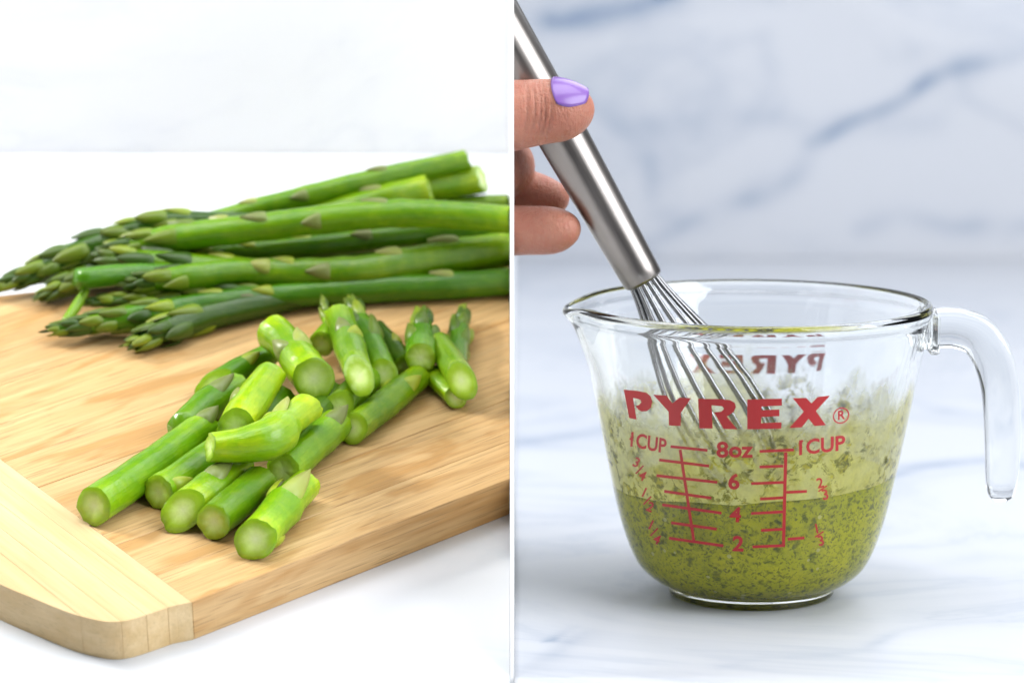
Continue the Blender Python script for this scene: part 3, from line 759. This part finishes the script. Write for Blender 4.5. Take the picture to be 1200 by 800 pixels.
for fl_ in ((738.3, 514.8, 742.6, 510.9, 2.2), (936.4, 519.8, 940.8, 515.6, 2.2)): curve_to_bm(flat_curve([thick_line(*fl_)]), bm_num)
for l in LET: curve_to_bm(flat_curve([l]), bm_logo)
bm_back = bm_logo.copy()
rc = (985.4, 486.6)
circ = lambda r: [(rc[0] + r * math.cos(a * math.pi / 20) + 0.12 * r * -math.sin(a * math.pi / 20), rc[1] + r * math.sin(a * math.pi / 20)) for a in range(40)]
curve_to_bm(flat_curve([circ(9.6), circ(8.0)]), bm_logo)
place(bm_logo, 'R', rc[0], rc[1], 14.5, 6, 0.35, 0.1)
for t in ticks: curve_to_bm(flat_curve([thick_line(*t)]), bm_scale)
curve_to_bm(flat_curve([thick_line(797.2, 526.5, 813.3, 634, 3.4)]), bm_scale)
curve_to_bm(flat_curve([thick_line(920.7, 529.5, 918, 640, 3.8)]), bm_scale)
place(bm_num, '1CUP', 758.5, 519, 23.5, -11.5, 0.55, -0.12, 0.80)
place(bm_num, '1CUP', 961, 522.5, 24, 6.5, 0.6, 0.12, 1.0)
place(bm_num, '8oz', 860.5, 527.5, 25.5, 0.0, 0.7, 0, 1.12)
place(bm_num, '6', 860, 564.8, 25, -2, 0.7, 0, 1.12)
place(bm_num, '4', 862, 603.5, 24, -3, 0.7, 0, 1.1)
place(bm_num, '2', 865, 637.5, 24.5, -3, 0.7, 0, 1.1)
for s, x, y, r_, sz in (('3', 746, 542, -25, 13), ('/', 749.5, 550.5, -70, 14), ('4', 753, 557.5, -25, 13), ('1', 755, 577, -25, 13), ('/', 758.5, 586.5, -70, 14), ('2', 762, 594, -25, 13),
                     ('1', 763, 615, -25, 13), ('/', 766.5, 623.5, -70, 14), ('4', 770, 632, -25, 13),
                     ('2', 961, 566, 12, 13.5), ('/', 963.5, 572.5, -60, 13), ('3', 967, 579.5, 12, 14), ('1', 957, 619.5, 12, 13), ('/', 959.5, 626, -60, 13), ('3', 962, 633.5, 12, 13.5)):
    place(bm_num, s, x, y, sz * 1.22, r_ + (42 if s == '/' and x < 900 else 20 if s == '/' else 0), 0.3)
for nm, b_ in (('logo_lettering', bm_logo), ('measuring_scale', bm_scale), ('scale_numerals', bm_num)):
    for v in b_.verts:
        p = to_surface(v.co.x, -v.co.y); q = p - AX
        d = Vector((q.x, q.y, 0)).normalized(); v.co = p + d * 0.00009 + Vector((0, 0, -0.00002))
    mesh_obj(nm, b_, M_red, jug, smooth=False)
# the smaller print on the far side of the jug, read through the glass
for v in bm_back.verts:
    th = 0.0245 * 0 + (v.co.x - 852) * 0.75 * S / r_out(ZT - 0.019)      # angle round the jug
    z = ZT - 0.0235 - (-v.co.y - 478) * 0.62 * S
    a = math.pi / 2 - 0.10 + th
    r = r_out(z) + 0.00009
    v.co = AX + Vector((math.cos(a) * r, math.sin(a) * r, z))
mesh_obj('logo_lettering', bm_back, M_red, jug, smooth=False)

# ------------------------------------------------------------------ pesto and the film it left on the glass
LEVEL = z_at_row(556)
def pesto_mat():
    t = NT('pesto_sauce'); co = t.coord('Object')
    n1 = t.noise(t.map(co, (430, 430, 560)), 1.0, 5, 0.68, 0.3)
    n2 = t.noise(t.map(co, (620, 620, 620)), 1.0, 3, 0.6)
    vor = t.n('TexVoronoi', feature='F1'); vor.inputs['Scale'].default_value = 420; vor.inputs['Randomness'].default_value = 1.0; t.l(co, vor.inputs['Vector'])
    vc = t.n('SeparateXYZ'); t.l(vor.outputs['Color'], vc.inputs[0])
    c = t.mix(t.ramp(t.noise(co, 70, 3, 0.6), [(0.3, 0.0), (0.7, 1.0)]), (0.43, 0.44, 0.010), (0.60, 0.575, 0.016))
    c = t.mix(t.math('MULTIPLY', t.ramp(n2, [(0.5, 0.0), (0.75, 1.0)]), 0.5), c, (0.13, 0.16, 0.012))
    wv = t.n('VectorMath', operation='MULTIPLY_ADD'); wn = t.n('TexNoise'); wn.inputs['Scale'].default_value = 500; wn.inputs['Detail'].default_value = 3
    t.l(co, wn.inputs['Vector']); t.l(wn.outputs['Color'], wv.inputs[0]); wv.inputs[1].default_value = (0.0042,) * 3; t.l(co, wv.inputs[2])
    for sc_, keep, rad_, colr in ((430, 0.30, 0.44, (0.050, 0.075, 0.012)), (760, 0.36, 0.46, (0.08, 0.11, 0.012)), (1300, 0.40, 0.5, (0.12, 0.15, 0.012))):
        vo = t.n('TexVoronoi', feature='F1'); vo.inputs['Scale'].default_value = sc_; t.l(wv.outputs[0], vo.inputs['Vector'])
        sp_ = t.n('SeparateXYZ'); t.l(vo.outputs['Color'], sp_.inputs[0])
        f = t.math('MULTIPLY', t.math('LESS_THAN', sp_.outputs[0], keep), t.ramp(vo.outputs['Distance'], [(rad_ - 0.26, 1.0), (rad_ + 0.10, 0.0)]))
        c = t.mix(t.math('MULTIPLY', f, 0.72), c, colr)
    pale = t.math('MULTIPLY', t.math('GREATER_THAN', vc.outputs[0], 0.93), t.math('LESS_THAN', vor.outputs['Distance'], 0.26))
    c = t.mix(t.math('MULTIPLY', pale, 0.7), c, (0.62, 0.60, 0.20))
    t.bump(n1, 0.3, 0.0008)
    return t.set(Base_Color=c, Roughness=0.6, Specular_IOR_Level=0.03)
M_pesto = pesto_mat()
pl = [(FLOOR - 0.0004, 0.0), (FLOOR - 0.0004, 11.0)]
for i in range(31):
    z = FLOOR + (LEVEL - FLOOR) * i / 30
    r = r_out(z) - WALL; h = z - FLOOR
    if h < 0.010: r *= (0.55 + 0.45 * math.sqrt(max(0.0, 1 - (1 - h / 0.010) ** 2)))
    pl.append((z - 0.0002, r * 1000 + 0.3))
rl = r_out(LEVEL) * 1000 - WALL * 1000
pl += [(LEVEL - 0.0003, rl - 0.6), (LEVEL - 0.0008, rl - 2.0)] + [(LEVEL - 0.001, rl * f) for f in (0.85, 0.7, 0.55, 0.4, 0.25, 0.1)] + [(LEVEL - 0.001, 0.0)]
bm = revolve(pl, 128, False)
for v in bm.verts:
    q = v.co - AX
    wgt = max(0.0, min(1.0, (q.z - LEVEL + 0.006) / 0.006))
    if wgt > 0:
        dz = 0.0024 * q.x / 0.038 + 0.0007 * noise.noise(v.co * 90)
        rho = math.hypot(q.x, q.y)
        z2 = q.z + dz * wgt
        if rho > rl * 0.00099:                      # stay against the tapering glass
            k = (r_out(z2) - WALL + 0.0003) / rho; v.co.x = AX.x + q.x * k; v.co.y = AX.y + q.y * k
        else:
            z2 += 0.0012 * noise.noise(v.co * 130)
        v.co.z = z2
pesto = mesh_obj('pesto', bm, M_pesto)
tag(pesto, 'green pesto sauce with dark herb flecks inside the glass measuring jug', 'sauce')

def film_mat():
    t = NT('pesto_film'); co = t.coord('Object'); sep = t.n('SeparateXYZ'); t.l(co, sep.inputs[0])
    z = sep.outputs[2]
    f0 = t.math('DIVIDE', t.math('SUBTRACT', z, LEVEL), 0.0285)        # 0 at the level, 1 at the top of the smear
    ed = t.noise(t.map(co, (55, 55, 30)), 1.0, 4, 0.6, 0.5)
    fine = t.noise(t.map(co, (300, 300, 260)), 1.0, 4, 0.65)
    cover = t.math('SUBTRACT', t.math('ADD', t.math('MULTIPLY', ed, 1.0), 0.50), f0)
    cover = t.ramp(cover, [(0.12, 0.0), (0.38, 0.74), (0.8, 0.88)])
    cover = t.math('MULTIPLY', cover, t.ramp(fine, [(0.25, 0.62), (0.6, 1.0)]))
    fl = t.noise(t.map(co, (250, 250, 280), loc=(2, 5, 1)), 1.0, 4, 0.65, 0.6)
    big = t.noise(t.map(co, (60, 60, 60), loc=(9, 1, 4)), 1.0, 2, 0.5)
    clump = t.math('MULTIPLY', t.ramp(fl, [(0.49, 0.0), (0.58, 1.0)]), t.ramp(big, [(0.38, 0.0), (0.52, 1.0)]))
    inside = t.ramp(f0, [(0.55, 1.0), (0.95, 0.0)])
    clump = t.math('MULTIPLY', clump, inside)
    dk = t.ramp(t.noise(t.map(co, (420, 420, 420)), 1.0, 2, 0.5), [(0.42, 0.0), (0.54, 1.0)])
    spot = t.math('MULTIPLY', clump, dk)
    c = t.mix(t.ramp(ed, [(0.3, 0.0), (0.7, 1.0)]), (0.95, 0.94, 0.46), (0.94, 0.88, 0.22))
    c = t.mix(clump, c, (0.62, 0.55, 0.03)); c = t.mix(t.math('MULTIPLY', spot, 0.8), c, (0.06, 0.08, 0.012))
    alpha = t.math('MAXIMUM', cover, t.math('MULTIPLY', clump, 0.95))
    t.set(Base_Color=c, Roughness=0.5, Alpha=alpha)
    tr = t.n('BsdfTranslucent'); t.l(c, tr.inputs['Color'])
    tp = t.n('BsdfTransparent'); mx = t.n('MixShader'); mx.inputs[0].default_value = 0.5
    df = t.n('BsdfDiffuse'); t.l(c, df.inputs['Color'])
    t.l(df.outputs[0], mx.inputs[1]); t.l(tr.outputs[0], mx.inputs[2])
    m2 = t.n('MixShader'); t.l(alpha, m2.inputs[0]); t.l(tp.outputs[0], m2.inputs[1]); t.l(mx.outputs[0], m2.inputs[2])
    t.l(m2.outputs[0], t.out.inputs['Surface'])
    return t.m
bm = bmesh.new(); rings = []
for i in range(25):
    z = LEVEL - 0.0025 + 0.034 * i / 24
    r = r_out(z) - WALL + 0.00012
    rings.append([bm.verts.new(AX + Vector((r * math.cos(2*math.pi*k/128), r * math.sin(2*math.pi*k/128), z))) for k in range(128)])
for A, B in zip(rings, rings[1:]):
    for k in range(128): bm.faces.new((A[k], A[(k+1) % 128], B[(k+1) % 128], B[k]))
film = mesh_obj('pesto_film', bm, film_mat(), pesto)

# ------------------------------------------------------------------ whisk
def steel(name, base, rough):
    t = NT(name); co = t.coord()
    n = t.noise(t.map(co, (1500, 1500, 30)), 1.0, 2, 0.5)
    t.bump(n, 0.015, 0.0003)
    return t.set(Base_Color=base, Metallic=1.0, Roughness=t.ramp(n, [(0.3, rough - 0.05), (0.7, rough + 0.05)]))
M_steel = steel('brushed_steel', (0.29, 0.265, 0.248), 0.33)
M_wire = steel('wire_steel', (0.24, 0.24, 0.245), 0.2)
whisk_d = Vector((0, -1, 0))
def wp(px, py): return on_plane(px, py, AX + Vector((0, 0.001, 0)), whisk_d)
E0 = wp(755, 330); E1 = wp(540, -52); TIP = wp(920, 612)
whisk = empty('whisk', E0)
tag(whisk, 'steel balloon whisk leaning in the glass jug, held by the hand', 'whisk')
AXW = (E1 - E0).normalized()
NX = Vector((0, -1, 0)).cross(AXW).normalized(); NYv = AXW.cross(NX)
MW = Matrix(((NX.x, NYv.x, AXW.x, E0.x), (NX.y, NYv.y, AXW.y, E0.y), (NX.z, NYv.z, AXW.z, E0.z), (0, 0, 0, 1)))
LH = (E1 - E0).length
hprof = [(0.0, 0.0), (0.0, 4.9), (0.0003, 5.45), (0.0010, 5.75), (0.004, 5.85), (0.02, 6.3), (0.045, 7.0), (LH, 7.6)]
bm = bmesh.new(); rings = []
for z, r in hprof:
    rings.append([bm.verts.new((max(r, 0.01) * 0.001 * math.cos(2*math.pi*k/48), max(r, 0.01) * 0.001 * math.sin(2*math.pi*k/48), z)) for k in range(48)])
for A, B in zip(rings, rings[1:]):
    for k in range(48): bm.faces.new((A[k], A[(k+1) % 48], B[(k+1) % 48], B[k]))
MWI = MW.inverted()
bmesh.ops.transform(bm, matrix=MW, verts=bm.verts)
bmesh.ops.bisect_plane(bm, geom=bm.verts[:] + bm.edges[:] + bm.faces[:], plane_co=(0.0004, 0, 0), plane_no=(-1, 0, 0), clear_outer=True)
bmesh.ops.transform(bm, matrix=MWI, verts=bm.verts)
mesh_obj('whisk_handle', bm, M_steel, whisk, matrix=MW)
LW = (TIP - E0).length
axd = (TIP - E0).normalized(); wx = Vector((0, -1, 0)).cross(axd).normalized(); wy = axd.cross(wx)
def tube(bm, pts, r, seg=8):
    fr = frames(pts, Vector((0, -1, 0.2))); rings = []
    for p, (T, N, B) in zip(pts, fr):
        rings.append([bm.verts.new(p + (N * math.cos(2*math.pi*k/seg) + B * math.sin(2*math.pi*k/seg)) * r) for k in range(seg)])
    for A, B in zip(rings, rings[1:]):
        for k in range(seg): bm.faces.new((A[k], A[(k+1) % seg], B[(k+1) % seg], B[k]))
    bm.faces.new(rings[0]); bm.faces.new(rings[-1])
    bmesh.ops.recalc_face_normals(bm, faces=bm.faces)
NLOOP = 8
for q in range(NLOOP):
    a = math.pi * (q + 0.35) / NLOOP
    d = wx * math.cos(a) + wy * math.sin(a)
    pts = []
    for i in range(41):
        t = i / 40 * 2; side = 1 if t <= 1 else -1; tt = t if t <= 1 else 2 - t
        rr = 0.0038 + 0.0088 * math.sin(math.pi * min(1, tt / 1.25)) ** 1.6 if tt < 0.62 else None
        if rr is None:
            x = (tt - 0.62) / 0.38; rr = (0.0038 + 0.0088 * math.sin(math.pi * 0.62 / 1.25) ** 1.6) * math.sqrt(max(0.0, 1 - x * x))
        tw = 0.0006 * math.sin(q * 2.1 + side)
        pts.append(E0 + axd * (-0.004 + tt * (LW - 0.0006 * q)) + d * (rr * side) + wx.cross(d) * tw)
    bm = bmesh.new(); tube(bm, pts, 0.00060); mesh_obj('wire_loop', bm, M_wire, whisk)

# ------------------------------------------------------------------ hand
def skin_mat():
    t = NT('skin'); co = t.coord()
    n1 = t.noise(t.map(co, (120, 120, 120)), 1.0, 4, 0.6); n2 = t.noise(t.map(co, (900, 900, 900)), 1.0, 3, 0.6)
    c = t.mix(t.ramp(n1, [(0.3, 0.0), (0.7, 1.0)]), (0.47, 0.215, 0.145), (0.38, 0.14, 0.09))
    blot = t.noise(t.map(co, (380, 380, 380)), 1.0, 4, 0.65)
    c = t.mix(t.math('MULTIPLY', t.ramp(blot, [(0.42, 0.0), (0.68, 1.0)]), 0.45), c, (0.44, 0.15, 0.10))
    n3 = t.noise(t.map(co, (1600, 300, 420), rot=(0, 0.1, 0)), 1.0, 3, 0.6)
    t.bump(t.math('ADD', n2, n3), 0.55, 0.0007)
    return t.set(Base_Color=c, Roughness=0.42, Specular_IOR_Level=0.4, Subsurface_Weight=0.35, Subsurface_Radius=(1.0, 0.35, 0.2), Subsurface_Scale=0.003)
M_skin = skin_mat()
def hpnt(px, py, dy): return on_plane(px, py, AX + Vector((0, dy, 0)), Vector((0, -1, 0)))
bm = bmesh.new()
def ball_chain(pts, steps=14):
    W = []
    for px, py, dy, wpx in pts:
        p = hpnt(px, py, dy); W.append((p.x, p.y, p.z, wpx * S * 0.5))
    for x, y, z, r in catmull(W, steps):
        bmesh.ops.create_icosphere(bm, subdivisions=3, radius=r, matrix=Matrix.Translation((x, y, z)))
    return W
HY = -0.0065                                          # the front of the handle
thumbW = ball_chain([(540, 140, -0.008, 92), (585, 137, -0.012, 84), (612, 134, -0.0145, 78), (636, 131, -0.0155, 74), (655, 130, -0.0158, 70), (668, 129, -0.0155, 56), (675, 127, -0.0152, 40)], 30)
ball_chain([(520, 215, 0.020, 70), (585, 220, 0.022, 58), (625, 226, 0.020, 50), (648, 232, 0.016, 40)], 24)
ball_chain([(520, 268, 0.010, 70), (585, 270, 0.008, 61), (620, 270, 0.005, 58), (645, 270, 0.001, 56), (657, 269, -0.001, 46), (662, 268, -0.001, 38)], 26)
ball_chain([(540, 330, 0.016, 60), (575, 326, 0.016, 40)], 8)
ball_chain([(520, 180, 0.010, 130), (560, 190, 0.014, 110), (590, 195, 0.017, 75)], 12)
tmp_me = bpy.data.meshes.new('tmp'); bm.to_mesh(tmp_me); bm.free()
tmp = link(bpy.data.objects.new('tmp', tmp_me))
rm = tmp.modifiers.new('r', 'REMESH'); rm.mode = 'VOXEL'; rm.voxel_size = 0.00055
sm = tmp.modifiers.new('s', 'SMOOTH'); sm.factor = 0.5; sm.iterations = 10
me = bpy.data.meshes.new_from_object(tmp.evaluated_get(bpy.context.evaluated_depsgraph_get()))
bpy.data.objects.remove(tmp)
bm = bmesh.new(); bm.from_mesh(me)
# creases across the thumb joint
for v in bm.verts:
    px, py = px_of(v.co)
    if 90 < py < 175 and v.co.y < AX.y - 0.004:
        for cx, bend, dep in ((634, 8, 0.0007), (640, 10, 0.0009), (646, 9, 0.0006), (627, 8, 0.0005), (618, 5, 0.0005)):
            x = px - (cx - bend * ((py - 132) / 40) ** 2 * 1.0 - 0.06 * (py - 132))
            v.co.y += dep * math.exp(-(x / 1.7) ** 2) * max(0.0, 1 - ((py - 130) / 42) ** 2)
bmesh.ops.bisect_plane(bm, geom=bm.verts[:] + bm.edges[:] + bm.faces[:], plane_co=(0.0004, 0, 0), plane_no=(-1, 0, 0), clear_outer=True)
hand = mesh_obj('hand', bm, M_skin)
tag(hand, 'hand reaching in with purple thumbnail, gripping the whisk handle', 'hand')
# thumbnail: a curved plate wrapped over the end of the thumb
from mathutils.bvhtree import BVHTree
bmn = bmesh.new(); bmn.from_mesh(hand.data); bvh = BVHTree.FromBMesh(bmn); bmn.free()
t_ = NT('purple_nail_varnish'); t_.set(Base_Color=(0.21, 0.10, 0.38), Roughness=0.3, Coat_Weight=0.15, Coat_Roughness=0.06)
tc = hpnt(669, 128, -0.0155); th_dir = (hpnt(675, 127, -0.0155) - hpnt(612, 134, -0.0145)).normalized()
nrm = Vector((0.10, -0.52, 0.85)); nrm = (nrm - th_dir * nrm.dot(th_dir)).normalized(); side = th_dir.cross(nrm)
bm = bmesh.new(); nu, nv = 14, 14; grid = []
for i in range(nu + 1):
    row = []
    u = -1 + 2 * i / nu
    for j in range(nv + 1):
        v_ = -1 + 2 * j / nv
        # squircle-like nail outline
        uu = u * math.sqrt(max(0, 1 - 0.42 * v_ * v_)); vv = v_ * math.sqrt(max(0, 1 - 0.30 * u * u))
        an = vv * 0.88
        axis_p = tc + th_dir * (0.0006 + uu * 0.0050)
        dd = nrm * math.cos(an) + side * math.sin(an)
        hit = bvh.ray_cast(axis_p + dd * 0.03, -dd)
        rr = (hit[0] - axis_p).length if hit[0] is not None else 0.008
        row.append([axis_p, dd, rr])
    grid.append(row)
for _ in range(6):
    new = [[sum(grid[min(nu, max(0, i + a))][min(nv, max(0, j + b))][2] for a in (-1, 0, 1) for b in (-1, 0, 1)) / 9 for j in range(nv + 1)] for i in range(nu + 1)]
    for i in range(nu + 1):
        for j in range(nv + 1): grid[i][j][2] = new[i][j]
prof_n = [max(r for _, _, r in row[3:-3]) for row in grid]
c_ = nu // 2
a0, a1, a2 = prof_n[2], prof_n[c_], prof_n[nu - 3]
for i in range(nu + 1):
    x = (i - c_) / (c_ - 2)
    q_ = a1 + (a2 - a0) / 2 * x + ((a0 + a2) / 2 - a1) * x * x
    for j in range(nv + 1): grid[i][j][2] = q_
top = [[bm.verts.new(a + d * (r + 0.0003)) for a, d, r in row] for row in grid]
bot = [[bm.verts.new(a + d * (r - 0.0006)) for a, d, r in row] for row in grid]
for i in range(nu):
    for j in range(nv):
        bm.faces.new((top[i][j], top[i+1][j], top[i+1][j+1], top[i][j+1])); bm.faces.new((bot[i][j], bot[i][j+1], bot[i+1][j+1], bot[i+1][j]))
rim = [(i, 0) for i in range(nu)] + [(nu, j) for j in range(nv)] + [(i, nv) for i in range(nu, 0, -1)] + [(0, j) for j in range(nv, 0, -1)]
for (a, b), (c, d) in zip(rim, rim[1:] + rim[:1]): bm.faces.new((top[a][b], bot[a][b], bot[c][d], top[c][d]))
bmesh.ops.smooth_vert(bm, verts=bm.verts, factor=0.15, use_axis_x=True, use_axis_y=True, use_axis_z=True)
bmesh.ops.recalc_face_normals(bm, faces=bm.faces)
mesh_obj('thumbnail', bm, t_.m, hand)
